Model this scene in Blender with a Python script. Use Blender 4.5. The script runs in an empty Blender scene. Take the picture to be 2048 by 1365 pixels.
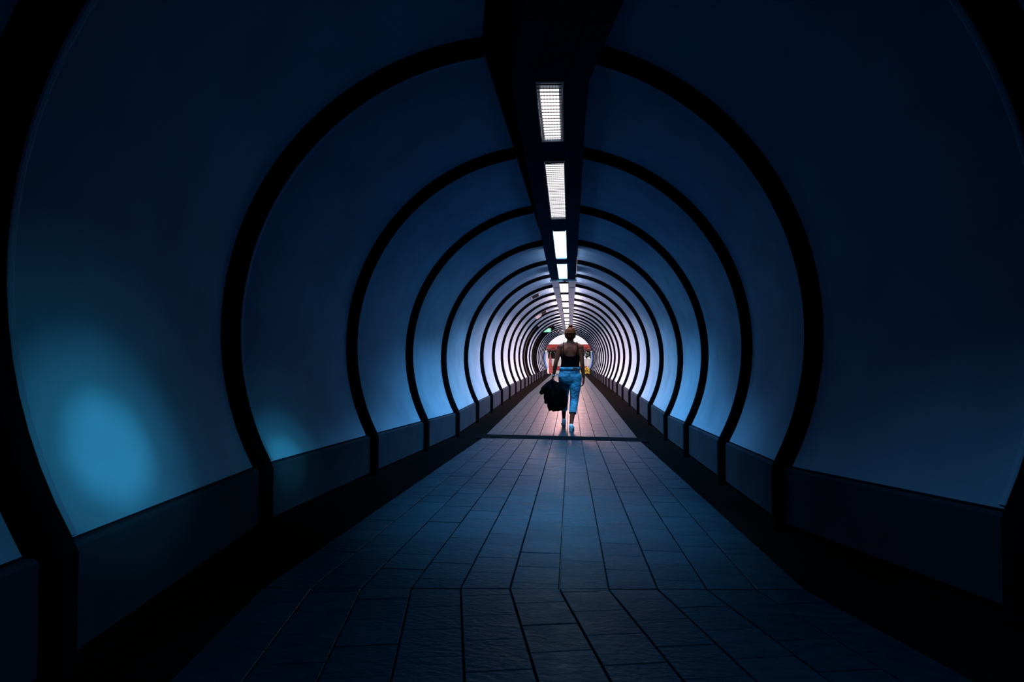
import bpy, bmesh, math, random
from mathutils import Vector, Matrix
random.seed(7)
R_ = math.radians
scene = bpy.context.scene
COL = scene.collection

# ------------------------------------------------------------------ camera
F_PX = 1090.0
CAM = Vector((0.12, 0.0, 1.20))
YAW = math.degrees(math.atan(116 / F_PX))
PITCH = math.degrees(math.atan(25.5 / F_PX))
cd = bpy.data.cameras.new('camera')
cd.sensor_width = 36.0
cd.lens = 36.0 * F_PX / 2048.0
cd.clip_start = 0.02
cam = bpy.data.objects.new('camera', cd)
COL.objects.link(cam)
cam.location = CAM
cam.rotation_euler = (R_(90 + PITCH), 0, R_(YAW))
scene.camera = cam

# ------------------------------------------------------------------ sky, exposure
world = bpy.data.worlds.new('overcast_sky')
scene.world = world
world.use_nodes = True
bg = world.node_tree.nodes['Background']
bg.inputs['Color'].default_value = (0.93, 0.91, 0.96, 1)
bg.inputs['Strength'].default_value = 1.0
vs = scene.view_settings
scene.display_settings.display_device = 'sRGB'
vs.view_transform = 'Standard'
vs.look = 'None'
vs.exposure = 0.0
vs.gamma = 1.0
vs.use_curve_mapping = False
scene.cycles.use_denoising = True
scene.cycles.max_bounces = 8
scene.cycles.diffuse_bounces = 5
scene.cycles.glossy_bounces = 4
scene.cycles.sample_clamp_indirect = 4.0
scene.cycles.caustics_reflective = False
scene.cycles.caustics_refractive = False

# lamps: (glow of the diffuser), (colour and watts of the light it throws, spread in degrees)
GLOW_NEAR = (2.0, 2.0, 2.1)
GLOW_BACK = (0.10, 0.22, 0.4)
GLOW_MID = (3.0, 8.0, 12.0)
GLOW_FAR = (2.2, 1.8, 1.9)
BLUE, ROSE = (0.12, 0.48, 1.0), (1.0, 0.49, 0.44)
THROW = [((0.36, 0.64, 1.0), 38.0, 54), ((0.20, 0.56, 1.0), 28.0, 84), ((0.18, 0.57, 1.0), 62.0, 114), ((0.36, 0.66, 1.0), 64.0, 130), ((0.80, 0.64, 0.78), 115.0, 145), ((0.98, 0.56, 0.58), 165.0, 150)]
THROW_FAR = (ROSE, 225.0, 155)
THROW_BACK = (BLUE, 2.6, 100)
SIDE_THROW = {3: 0.8, 4: 4.0, 5: 9.0}     # watts of lit cheeks added to brighten the crown, 17 further on


# ------------------------------------------------------------------ materials
def mat(name, col, rough=0.5, metal=0.0, bump=0.0, bscale=60.0, vary=0.0, vscale=6.0, spec=0.5, rnd=0.0, coords='Object', stretch=None, rvary=0.0, bdist=0.01):
    m = bpy.data.materials.new(name)
    m.use_nodes = True
    nt = m.node_tree
    b = nt.nodes['Principled BSDF']
    b.inputs['Base Color'].default_value = (*col, 1)
    b.inputs['Roughness'].default_value = rough
    b.inputs['Metallic'].default_value = metal
    b.inputs['Specular IOR Level'].default_value = spec
    tc = nt.nodes.new('ShaderNodeTexCoord')
    src = nt.nodes.new('ShaderNodeNewGeometry').outputs['Position'] if coords == 'World' else tc.outputs[coords]
    if stretch:
        mp = nt.nodes.new('ShaderNodeMapping')
        mp.inputs['Scale'].default_value = stretch
        nt.links.new(src, mp.inputs['Vector'])
        src = mp.outputs['Vector']
    colout = None
    if vary > 0:
        n = nt.nodes.new('ShaderNodeTexNoise')
        n.inputs['Scale'].default_value = vscale
        n.inputs['Detail'].default_value = 6
        nt.links.new(src, n.inputs['Vector'])
        mr = nt.nodes.new('ShaderNodeMapRange')
        mr.inputs['From Min'].default_value = 0.3
        mr.inputs['From Max'].default_value = 0.7
        mr.inputs['To Min'].default_value = 1 - vary
        mr.inputs['To Max'].default_value = 1 + vary
        nt.links.new(n.outputs['Fac'], mr.inputs['Value'])
        mx = nt.nodes.new('ShaderNodeMix')
        mx.data_type = 'RGBA'
        mx.blend_type = 'MULTIPLY'
        mx.inputs['Factor'].default_value = 1
        mx.inputs['A'].default_value = (*col, 1)
        nt.links.new(mr.outputs['Result'], mx.inputs['B'])
        colout = mx.outputs['Result']
        if rvary > 0:
            mr2 = nt.nodes.new('ShaderNodeMapRange')
            mr2.inputs['From Min'].default_value = 0.3
            mr2.inputs['From Max'].default_value = 0.7
            mr2.inputs['To Min'].default_value = rough - rvary
            mr2.inputs['To Max'].default_value = rough + rvary
            nt.links.new(n.outputs['Fac'], mr2.inputs['Value'])
            nt.links.new(mr2.outputs['Result'], b.inputs['Roughness'])
    if rnd > 0:
        oi = nt.nodes.new('ShaderNodeObjectInfo')
        mr = nt.nodes.new('ShaderNodeMapRange')
        mr.inputs['To Min'].default_value = 1 - rnd
        mr.inputs['To Max'].default_value = 1 + rnd
        nt.links.new(oi.outputs['Random'], mr.inputs['Value'])
        mx2 = nt.nodes.new('ShaderNodeMix')
        mx2.data_type = 'RGBA'
        mx2.blend_type = 'MULTIPLY'
        mx2.inputs['Factor'].default_value = 1
        mx2.inputs['A'].default_value = (*col, 1)
        if colout:
            nt.links.new(colout, mx2.inputs['A'])
        nt.links.new(mr.outputs['Result'], mx2.inputs['B'])
        colout = mx2.outputs['Result']
    if colout:
        nt.links.new(colout, b.inputs['Base Color'])
    if bump > 0:
        n2 = nt.nodes.new('ShaderNodeTexNoise')
        n2.inputs['Scale'].default_value = bscale
        n2.inputs['Detail'].default_value = 5
        nt.links.new(src, n2.inputs['Vector'])
        bp = nt.nodes.new('ShaderNodeBump')
        bp.inputs['Strength'].default_value = bump
        bp.inputs['Distance'].default_value = bdist
        nt.links.new(n2.outputs['Fac'], bp.inputs['Height'])
        nt.links.new(bp.outputs['Normal'], b.inputs['Normal'])
    return m


def emis(name, col):
    m = bpy.data.materials.new(name)
    m.use_nodes = True
    nt = m.node_tree
    nt.nodes.remove(nt.nodes['Principled BSDF'])
    e = nt.nodes.new('ShaderNodeEmission')
    mxv = max(col)
    e.inputs['Color'].default_value = (col[0] / mxv, col[1] / mxv, col[2] / mxv, 1)
    e.inputs['Strength'].default_value = mxv
    nt.links.new(e.outputs['Emission'], nt.nodes['Material Output'].inputs['Surface'])
    return m


M = {}
M['panel'] = mat('panel_satin_metal', (0.21, 0.36, 0.50), rough=0.45, metal=0.0, spec=0.0, bump=0.12, bscale=220, vary=0.10, vscale=3.0, rvary=0.05, rnd=0.04, bdist=0.002)
M['skirt'] = mat('skirt_dark_metal', (0.028, 0.042, 0.062), rough=0.6, spec=0.0, metal=0.0, bump=0.1, bscale=160, vary=0.15, vscale=4, bdist=0.002)
M['rib'] = mat('rib_black_paint', (0.004, 0.005, 0.007), rough=0.8, spec=0.0, bump=0.1, bscale=90, vary=0.2)
M['liner'] = mat('liner_black', (0.006, 0.007, 0.008), rough=0.9, spec=0.0, bump=0.2, bscale=40)
M['tile'] = mat('paving_slate_tile', (0.0040, 0.019, 0.031), rough=0.38, spec=0.075, coords='World', bump=0.7, bscale=30, vary=0.25, vscale=14, rnd=0.16, rvary=0.10, stretch=(1, 1.8, 1), bdist=0.006)
M['tile'].node_tree.nodes['Principled BSDF'].inputs['Specular Tint'].default_value = (0.45, 0.82, 1.0, 1)
M['grout'] = mat('paving_bed', (0.010, 0.011, 0.012), rough=0.9, bump=0.4, bscale=80)
M['gutter'] = mat('channel_black', (0.003, 0.0035, 0.004), rough=1.0, spec=0.0, bump=0.3, bscale=50)
M['joint'] = mat('joint_black_rubber', (0.004, 0.005, 0.007), rough=1.0, spec=0.0, bump=0.2, bscale=90)
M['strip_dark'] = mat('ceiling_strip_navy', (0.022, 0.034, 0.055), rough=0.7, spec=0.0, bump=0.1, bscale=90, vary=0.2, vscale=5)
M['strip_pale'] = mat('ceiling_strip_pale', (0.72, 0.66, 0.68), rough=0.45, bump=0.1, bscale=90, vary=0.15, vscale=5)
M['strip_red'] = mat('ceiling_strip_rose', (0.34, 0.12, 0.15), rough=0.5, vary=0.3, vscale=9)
M['frame'] = mat('lamp_frame_grey', (0.10, 0.12, 0.15), rough=0.4, metal=0.6, vary=0.1)
M['louvre'] = mat('louvre_steel', (0.16, 0.12, 0.12), rough=0.35, metal=0.8, vary=0.1)
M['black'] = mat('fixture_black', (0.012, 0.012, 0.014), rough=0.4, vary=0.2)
M['white'] = mat('fixture_white', (0.8, 0.8, 0.82), rough=0.4, vary=0.05)
M['lamp_near'] = emis('tube_cold_dim', GLOW_NEAR)
M['lamp_back'] = emis('tube_failing', GLOW_BACK)  # dim glow of the unseen lamps added around the camera
M['lamp_mid'] = emis('tube_cold', GLOW_MID)
M['lamp_far'] = emis('tube_warm', GLOW_FAR)
M['lamp_cheek'] = emis('cheek_glow', (0.9, 0.6, 0.62))  # glow of the added side sheets that brighten the crown
M['exit'] = emis('exit_sign_glow', (0.22, 0.85, 0.55))
M['exit_pic'] = emis('exit_sign_figure', (0.8, 1.0, 0.9))
M['blue'] = mat('portal_blue_paint', (0.03, 0.16, 0.50), rough=0.35, vary=0.1)
M['skin'] = mat('skin_brown', (0.16, 0.034, 0.018), rough=0.5, spec=0.08, vary=0.10, vscale=12, bump=0.05, bscale=150, bdist=0.002)
M['hair'] = mat('hair_auburn', (0.085, 0.014, 0.0022), rough=0.45, spec=0.04, bump=0.8, bscale=40, stretch=(4, 4, 0.6), vary=0.6, vscale=10, bdist=0.01)
M['top'] = mat('tank_black', (0.003, 0.003, 0.0035), rough=0.9, spec=0.0, bump=0.2, bscale=300, bdist=0.001, vary=0.1)
M['jeans'] = mat('denim_blue', (0.06, 0.21, 0.31), rough=0.7, spec=0.1, bump=0.5, bscale=22, stretch=(1, 1, 2.2), vary=0.65, vscale=8, bdist=0.02)
M['jeans_seam'] = mat('denim_seam', (0.02, 0.07, 0.15), rough=0.7, vary=0.1)
M['leather'] = mat('belt_patch', (0.10, 0.035, 0.02), rough=0.5, vary=0.2)
M['jacket'] = mat('jacket_black', (0.002, 0.002, 0.0025), rough=0.9, spec=0.0, bump=0.3, bscale=60, vary=0.1)
M['shoe'] = mat('sneaker_white', (0.55, 0.62, 0.66), rough=0.5, bump=0.1, bscale=120, vary=0.15)
M['sole'] = mat('sneaker_sole', (0.35, 0.38, 0.40), rough=0.6, vary=0.2)
M['silver'] = mat('bracelet_silver', (0.75, 0.78, 0.80), rough=0.25, metal=0.9, vary=0.05)
M['eye'] = mat('eye_white', (0.7, 0.7, 0.7), rough=0.2, vary=0.02)
M['lip'] = mat('lip_red', (0.25, 0.06, 0.05), rough=0.4, vary=0.1)
M['red'] = mat('beam_red_paint', (0.52, 0.035, 0.03), rough=0.5, vary=0.25, vscale=2)
M['reddark'] = mat('beam_dark_red', (0.16, 0.015, 0.018), rough=0.5, vary=0.2)
M['leaf'] = mat('leaf_dark_green', (0.012, 0.018, 0.010), rough=0.6, rnd=0.2, vary=0.4)
M['bark'] = mat('bark_brown', (0.05, 0.03, 0.022), rough=0.8, bump=0.5, bscale=30, vary=0.3)
M['parapet'] = mat('parapet_cream', (0.85, 0.76, 0.73), rough=0.7, vary=0.05)
M['yellow'] = mat('flower_yellow', (0.75, 0.55, 0.04), rough=0.6, vary=0.25, vscale=9)
M['shrub'] = mat('shrub_green', (0.05, 0.06, 0.01), rough=0.7, vary=0.4)
M['brick'] = mat('brick_rose', (0.42, 0.10, 0.11), rough=0.7, vary=0.3, vscale=5, rnd=0.35)
M['mortar'] = mat('brick_mortar', (0.55, 0.42, 0.42), rough=0.9, vary=0.1)
M['plaza'] = mat('plaza_stone', (0.55, 0.52, 0.52), rough=0.7, vary=0.1, bump=0.2, bscale=5)


# ------------------------------------------------------------------ helpers
def mesh_obj(name, verts, faces, m, parent=None, smooth=False, mats=None):
    me = bpy.data.meshes.new(name)
    me.from_pydata([tuple(v) for v in verts], [], faces)
    bm = bmesh.new()
    bm.from_mesh(me)
    bmesh.ops.recalc_face_normals(bm, faces=bm.faces)
    bm.to_mesh(me)
    bm.free()
    return link(name, me, m, parent, smooth)


def link(name, me, m, parent=None, smooth=False):
    me.materials.append(m)
    if smooth:
        for p in me.polygons:
            p.use_smooth = True
    o = bpy.data.objects.new(name, me)
    COL.objects.link(o)
    if parent:
        o.parent = parent
    return o


def bm_obj(name, bm, m, parent=None, smooth=False):
    me = bpy.data.meshes.new(name)
    bm.to_mesh(me)
    bm.free()
    return link(name, me, m, parent, smooth)


def tag(o, label=None, cat=None, group=None, kind=None):
    if label: o['label'] = label
    if cat: o['category'] = cat
    if group: o['group'] = group
    if kind: o['kind'] = kind
    return o


def empty(name, loc=(0, 0, 0), rz=0.0):
    o = bpy.data.objects.new(name, None)
    o.empty_display_size = 0.1
    COL.objects.link(o)
    o.location = loc
    o.rotation_euler = (0, 0, rz)
    return o


def add_box(bm, c, s, bevel=0.0, rot=None):
    r = bmesh.ops.create_cube(bm, size=1.0)
    vs_ = r['verts']
    bmesh.ops.scale(bm, vec=s, verts=vs_)
    if bevel > 0:
        es = list({e for v in vs_ for e in v.link_edges})
        rb = bmesh.ops.bevel(bm, geom=es, offset=bevel, segments=2, affect='EDGES')
        vs_ = list({v for f in rb['faces'] for v in f.verts} | {v for v in vs_ if v.is_valid})
    if rot is not None:
        bmesh.ops.rotate(bm, cent=(0, 0, 0), matrix=rot, verts=vs_)
    bmesh.ops.translate(bm, vec=c, verts=vs_)
    return vs_


def box_obj(name, c, s, m, parent=None, bevel=0.0, rot=None):
    bm = bmesh.new()
    add_box(bm, c, s, bevel, rot)
    return bm_obj(name, bm, m, parent)


def add_ball(bm, c, r, seg=16, rings=10, rot=None):
    if not hasattr(r, '__len__'):
        r = (r, r, r)
    c = Vector(c)
    def V(x, y, z):
        v = Vector((x * r[0], y * r[1], z * r[2]))
        return bm.verts.new(c + (rot @ v if rot is not None else v))
    top, bot = V(0, 0, 1), V(0, 0, -1)
    rows = []
    for j in range(1, rings):
        th = math.pi * j / rings
        rows.append([V(math.sin(th) * math.cos(2 * math.pi * i / seg), math.sin(th) * math.sin(2 * math.pi * i / seg), math.cos(th)) for i in range(seg)])
    for i in range(seg):
        i2 = (i + 1) % seg
        bm.faces.new((top, rows[0][i], rows[0][i2]))
        bm.faces.new((bot, rows[-1][i2], rows[-1][i]))
        for a, b in zip(rows[:-1], rows[1:]):
            bm.faces.new((a[i], b[i], b[i2], a[i2]))


def add_cone(bm, p0, r0, p1, r1, seg=14):
    """round cone: tapered limb piece with ball ends"""
    p0, p1 = Vector(p0), Vector(p1)
    q = Vector((0, 0, 1)).rotation_difference((p1 - p0).normalized()).to_matrix()
    rows = [[bm.verts.new(p + q @ Vector((r * math.cos(2 * math.pi * i / seg), r * math.sin(2 * math.pi * i / seg), 0))) for i in range(seg)] for p, r in ((p0, r0), (p1, r1))]
    for i in range(seg):
        i2 = (i + 1) % seg
        bm.faces.new((rows[0][i], rows[0][i2], rows[1][i2], rows[1][i]))
    bm.faces.new(rows[0][::-1])
    bm.faces.new(rows[1])
    add_ball(bm, p0, r0, seg, 8)
    add_ball(bm, p1, r1, seg, 8)


def limb(bm, pts, seg=14):
    for (p0, r0), (p1, r1) in zip(pts[:-1], pts[1:]):
        add_cone(bm, p0, r0, p1, r1, seg)


def add_loft(bm, rings, n=28):
    """rings: (z, cx, cy, rx, ry) closed lofted solid of ellipses"""
    rows = []
    for (z, cx, cy, rx, ry) in rings:
        rows.append([bm.verts.new((cx + rx * math.cos(2 * math.pi * i / n), cy + ry * math.sin(2 * math.pi * i / n), z)) for i in range(n)])
    for a, b in zip(rows[:-1], rows[1:]):
        for i in range(n):
            bm.faces.new((a[i], a[(i + 1) % n], b[(i + 1) % n], b[i]))
    bm.faces.new(list(reversed(rows[0])))
    bm.faces.new(rows[-1])


def remeshed(o, voxel, smooth=4, factor=0.5):
    r = o.modifiers.new('remesh', 'REMESH')
    r.mode = 'VOXEL'
    r.voxel_size = voxel
    r.use_smooth_shade = True
    s = o.modifiers.new('smooth', 'SMOOTH')
    s.iterations = smooth
    s.factor = factor


def tube(name, pts, r, m, parent=None, seg=8):
    bm = bmesh.new()
    pts = [Vector(p) for p in pts]
    rows = []
    for i, p in enumerate(pts):
        d = (pts[min(i + 1, len(pts) - 1)] - pts[max(i - 1, 0)]).normalized()
        q = Vector((0, 0, 1)).rotation_difference(d).to_matrix()
        rows.append([bm.verts.new(p + q @ Vector((r * math.cos(2 * math.pi * k / seg), r * math.sin(2 * math.pi * k / seg), 0))) for k in range(seg)])
    for a, b in zip(rows[:-1], rows[1:]):
        for k in range(seg):
            bm.faces.new((a[k], a[(k + 1) % seg], b[(k + 1) % seg], b[k]))
    bm.faces.new(rows[0][::-1])
    bm.faces.new(rows[-1])
    bmesh.ops.recalc_face_normals(bm, faces=bm.faces)
    return bm_obj(name, bm, m, parent, True)


# ------------------------------------------------------------------ the course of the tunnel
YX, YA, YC, YEND = 3.15, 7.75, 16.0, 38.9          # bends and far mouth
S_MID = 0.044                                      # fall of the middle stretch
NEAR_YAW = R_(12.3)
S_NEARW = 0.072
FALL_FAR = 0.0095


def path_z(y):
    if y >= YC: return -FALL_FAR * (y - YC)
    if y >= YA: return 0.0
    return S_MID * (YA - y)


ZX = path_z(YX)


class Station:
    """a cross-section plane: centre on the floor axis, lateral direction, stretch of the mitre"""
    def __init__(s, c, yaw, k=1.0):
        s.c = Vector(c)
        s.lat = Vector((math.cos(yaw), math.sin(yaw), 0)) * k

    def at(s, u, v):
        return s.c + s.lat * u + Vector((0, 0, v))


NF = Vector((-math.sin(NEAR_YAW), math.cos(NEAR_YAW), 0))     # near stretch, forward


def wall_x(t):
    """the walls stand a little left of the line of lamps near the bend"""
    if t > 12: return 0.0
    if t > YA: return -0.03 * (12 - t) / (12 - YA)
    return -0.03 - 0.028 * (YA - max(t, YX))


def station(t):
    s = lamp_station(t)
    s.c.x += wall_x(t)
    return s


def lamp_station(t):
    """t: distance along the tunnel, equal to world y beyond the bend"""
    if t > YX + 1.2:
        return Station((0, t, path_z(t)), 0)
    if t >= YX:
        f = (t - YX) / 1.2
        yaw = (NEAR_YAW / 2) * (1 - f)
        return Station((0, t, path_z(t)), yaw, 1 / math.cos(yaw))
    d = t - YX
    p = Vector((0, YX, 0)) + NF * d
    p.z = ZX - S_NEARW * d
    f = min(1.0, -d / 1.5)
    yaw = NEAR_YAW / 2 + NEAR_YAW / 2 * f
    return Station(p, yaw, 1 / math.cos(yaw - NEAR_YAW))


RAD, ZC = 1.70, 1.13
Z_BASE = 0.355
A_BASE = math.asin((Z_BASE - ZC) / RAD)             # angle of panel foot (negative)
STRIP_HALF = 0.225
A_TOP = math.acos((STRIP_HALF + 0.01) / RAD)
Z_STRIP = 2.57
U_SKIRT = 1.50

RIBS = [YX - 1.5 * k for k in range(6, 0, -1)] + [3.15, 4.64, 6.22, 7.78]
while RIBS[-1] < YEND - 0.5:
    RIBS.append(7.78 + 1.638 * (len(RIBS) - 9))
GAP = 0.13


def arc(st, a, rad=RAD, side=1):
    return st.at(side * rad * math.cos(a), ZC + rad * math.sin(a))


def curved_panel(name, t0, t1, side, a0, a1, m, parent, n=26, rad=RAD, depth=0.028):
    """satin sheet curved round the tunnel with rolled edges and returns at both ends and the foot"""
    e = 0.012
    stations = [(t0, depth), (t0, e), (t0 + e * 0.3, e * 0.3), (t0 + e, 0), (t0 + (t1 - t0) / 3, 0), (t0 + 2 * (t1 - t0) / 3, 0), (t1 - e, 0), (t1 - e * 0.3, e * 0.3), (t1, e), (t1, depth)]
    angs = [a0 + (a1 - a0) * i / n for i in range(n + 1)]
    verts, faces = [], []
    W = n + 3
    for (t, dr) in stations:
        st = station(t)
        verts.append(arc(st, a0, rad + max(dr, depth), side))
        for a in angs:
            verts.append(arc(st, a, rad + dr, side))
        verts.append(arc(st, a1, rad + max(dr, depth), side))
    for j in range(len(stations) - 1):
        for i in range(W - 1):
            q = (j * W + i, j * W + i + 1, (j + 1) * W + i + 1, (j + 1) * W + i)
            faces.append(q if side < 0 else q[::-1])
    me = bpy.data.meshes.new(name)
    me.from_pydata([tuple(v) for v in verts], [], faces)
    o = link(name, me, m, parent, True)
    me.set_sharp_from_angle(angle=R_(40))
    return o


# ------------------------------------------------------------------ walls
walls = {}
for side, nm in ((-1, 'wall_left'), (1, 'wall_right')):
    ts = []
    for a, b in zip(RIBS[:-1], RIBS[1:]):
        ts += [a, (a + b) / 2]
    ts.append(RIBS[-1])
    n = 20
    verts, faces = [], []
    for t in ts:
        st = station(t)
        row = [st.at(side * (U_SKIRT + 0.10), -0.10), st.at(side * (U_SKIRT + 0.10), Z_BASE - 0.06)]
        row += [arc(st, A_BASE + (math.pi / 2 - A_BASE) * i / n, RAD + 0.13, side) for i in range(n + 1)]
        row += [arc(st, math.pi / 2, RAD + 0.22, side)]
        row += [arc(st, A_BASE + (math.pi / 2 - A_BASE) * (n - i) / n, RAD + 0.22, side) for i in range(n + 1)]
        row += [st.at(side * (U_SKIRT + 0.22), -0.10)]
        verts += row
        W = len(row)
    for j in range(len(ts) - 1):
        for i in range(W):
            i2 = (i + 1) % W
            faces.append((j * W + i, j * W + i2, (j + 1) * W + i2, (j + 1) * W + i))
    faces.append(tuple(range(W)))
    faces.append(tuple(range((len(ts) - 1) * W, len(ts) * W)))
    w = mesh_obj(nm, verts, faces, M['liner'])
    tag(w, 'curved black tunnel lining behind the %s row of satin panels' % ('left' if side < 0 else 'right'), None, None, 'structure')
    walls[side] = w

DARK_LOWER = {14, 15}                 # left bays whose lower sheet is a dark service door (bay number from A = 9)


def bay_no(i):                        # bays counted from the bend rib at the dark floor joint
    return i - 9


for i, (a, b) in enumerate(zip(RIBS[:-1], RIBS[1:])):
    g = GAP
    t0, t1 = a + g / 2, b - g / 2
    k = bay_no(i)
    for side in (-1, 1):
        w = walls[side]
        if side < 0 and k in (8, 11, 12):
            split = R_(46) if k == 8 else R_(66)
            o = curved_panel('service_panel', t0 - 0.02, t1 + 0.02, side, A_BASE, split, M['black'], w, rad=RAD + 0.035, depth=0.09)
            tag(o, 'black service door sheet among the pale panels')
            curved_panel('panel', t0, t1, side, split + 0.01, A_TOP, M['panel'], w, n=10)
        else:
            curved_panel('panel', t0, t1, side, A_BASE, A_TOP, M['panel'], w)
            curved_panel('edge_trim', a + 0.038, a + 0.074, side, A_BASE, A_TOP, M['panel'], w, rad=RAD - 0.046, depth=0.04)
        # skirt sheet below
        e0, e1 = a + 0.05, b - 0.05
        verts = []
        for t in (e0, e1):
            st = station(t)
            for (u, z) in ((U_SKIRT, Z_BASE - 0.012), (U_SKIRT - 0.012, Z_BASE - 0.024), (U_SKIRT - 0.012, 0.03), (U_SKIRT + 0.05, 0.03), (U_SKIRT + 0.05, Z_BASE - 0.012)):
                verts.append(st.at(side * u, z))
        faces = [(j, (j + 1) % 5, 5 + (j + 1) % 5, 5 + j) for j in range(5)] + [(0, 1, 2, 3, 4), (5, 6, 7, 8, 9)]
        mesh_obj('skirt_panel', verts, faces, M['skirt'], w)

# dark ribs standing proud between the sheets, running down over the skirt
for t in RIBS[1:-1]:
    for side in (-1, 1):
        hw, hgt, e = 0.036, 0.06, 0.010
        prof = [(-hw, -0.12), (-hw, hgt - e), (-hw + e, hgt), (hw - e, hgt), (hw, hgt - e), (hw, -0.12)]
        rows = []
        n = 30
        for i in range(n + 1):
            a = A_BASE + (A_TOP - A_BASE) * i / n
            rows.append([arc(station(t + dt), a, RAD - h, side) for dt, h in prof])
        low = [[station(t + dt).at(side * (U_SKIRT - h), z) for dt, h in prof] for z in (0.0, Z_BASE - 0.02)]
        rows = low + rows
        verts = [v for r in rows for v in r]
        faces = []
        for q in range(len(rows) - 1):
            for i in range(6):
                faces.append((q * 6 + i, q * 6 + (i + 1) % 6, q * 6 + 6 + (i + 1) % 6, q * 6 + 6 + i))
        faces += [tuple(range(6)), tuple(len(verts) - 6 + i for i in range(6))]
        o = mesh_obj('rib', verts, faces, M['rib'], walls[side])

# unseen wall added behind the camera to keep sky light out
st = station(RIBS[0])
bm = bmesh.new()
add_box(bm, (0, 0, 0), (4.2, 0.08, 3.4))
wb = bm_obj('wall_back', bm, M['liner'])
wb.location = st.c + Vector((0, 0, 1.55)) - NF * 0.06
wb.rotation_euler = (0, 0, NEAR_YAW)
tag(wb, 'black end wall of the tunnel behind the viewer', None, None, 'structure')

# ------------------------------------------------------------------ ceiling strip
verts, faces = [], []
ts = RIBS
for t in ts:
    s_ = lamp_station(t)
    for (u, z) in ((-STRIP_HALF + 0.01, Z_STRIP + 0.04), (STRIP_HALF - 0.01, Z_STRIP + 0.04), (STRIP_HALF - 0.01, ZC + RAD + 0.2), (-STRIP_HALF + 0.01, ZC + RAD + 0.2)):
        verts.append(s_.at(u, z))
for j in range(len(ts) - 1):
    for i in range(4):
        faces.append((j * 4 + i, j * 4 + (i + 1) % 4, (j + 1) * 4 + (i + 1) % 4, (j + 1) * 4 + i))
faces += [(0, 1, 2, 3), tuple(len(ts) * 4 - 4 + i for i in range(4))]
ceiling = mesh_obj('ceiling', verts, faces, M['liner'])
tag(ceiling, 'dark service duct running along the crown of the tunnel', None, None, 'structure')


def strip_box(name, t0, t1, u0, u1, z0, z1, m, parent):
    verts = []
    n = 3 if t1 - t0 > 0.6 else 1
    for k in range(n + 1):
        s_ = lamp_station(t0 + (t1 - t0) * k / n)
        for (u, z) in ((u0, z0), (u1, z0), (u1, z1), (u0, z1)):
            verts.append(s_.at(u, z))
    faces = [(0, 1, 2, 3), (n * 4, n * 4 + 1, n * 4 + 2, n * 4 + 3)]
    for k in range(n):
        for i in range(4):
            faces.append((k * 4 + i, k * 4 + (i + 1) % 4, k * 4 + 4 + (i + 1) % 4, k * 4 + 4 + i))
    return mesh_obj(name, verts, faces, m, parent)


LAMPS = [(3.12, 3.92), (4.28, 5.86), (6.35, 7.86), (8.32, 10.0)]
LW = 0.073
t = 10.65
while t < YEND - 2.0:
    LAMPS.append((t, min(t + 1.62, YEND - 0.8)))
    t += 1.97
ADDED_LAMPS = [(-3.4, -1.9), (-1.4, 0.1), (0.65, 2.2)]  # unseen lamps added around the camera to light the near stretch
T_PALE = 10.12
lw_far = 0.085
# side sheets and cross sheets of the strip between the lamps
edges = [RIBS[0]]
for i, (l0, l1) in enumerate(zip(RIBS[:-1], RIBS[1:])):
    pass
cuts = sorted(set([RIBS[0] + 0.01, -1.65, 0.38, 2.6, 4.1, 6.1, 8.09, T_PALE] + [10.32 + 1.97 * k for k in range(0, 14) if 10.32 + 1.97 * k < YEND] + [YEND]))
for c0, c1 in zip(cuts[:-1], cuts[1:]):
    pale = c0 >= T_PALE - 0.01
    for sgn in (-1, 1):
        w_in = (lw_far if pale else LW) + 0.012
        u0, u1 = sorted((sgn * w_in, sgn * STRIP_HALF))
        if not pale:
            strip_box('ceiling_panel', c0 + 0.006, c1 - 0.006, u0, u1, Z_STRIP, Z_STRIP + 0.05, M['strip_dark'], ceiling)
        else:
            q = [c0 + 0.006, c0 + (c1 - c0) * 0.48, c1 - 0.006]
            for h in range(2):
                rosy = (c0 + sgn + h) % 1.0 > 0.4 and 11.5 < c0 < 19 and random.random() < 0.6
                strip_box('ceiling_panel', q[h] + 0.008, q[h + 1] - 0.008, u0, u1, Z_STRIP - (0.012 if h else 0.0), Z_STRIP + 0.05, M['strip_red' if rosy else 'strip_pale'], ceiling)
    # upright cheek of the duct
    for sgn in (-1, 1):
        u0, u1 = sorted((sgn * (STRIP_HALF - 0.012), sgn * STRIP_HALF))
        strip_box('duct_cheek', c0 + 0.006, c1 - 0.006, u0, u1, Z_STRIP + 0.052, ZC + RAD + 0.11, M['strip_dark'], ceiling)
# plates that close the duct between two lamps
allL = ADDED_LAMPS + LAMPS
for (p0, p1), (q0, q1) in zip(allL[:-1], allL[1:]):
    pale = p1 > 10.1
    w_in = (lw_far if pale else LW) + 0.008
    strip_box('closing_plate', p1 + 0.02, q0 - 0.02, -w_in, w_in, Z_STRIP + 0.004, Z_STRIP + 0.04, M['strip_dark'] if p1 < 9.9 else M['joint'], ceiling)

ORD = ['nearest', 'second', 'third', 'fourth', 'fifth', 'sixth', 'seventh', 'eighth', 'ninth', 'tenth', 'eleventh', 'twelfth', 'thirteenth', 'fourteenth', 'fifteenth', 'sixteenth', 'seventeenth', 'eighteenth', 'nineteenth', 'twentieth']


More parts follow.
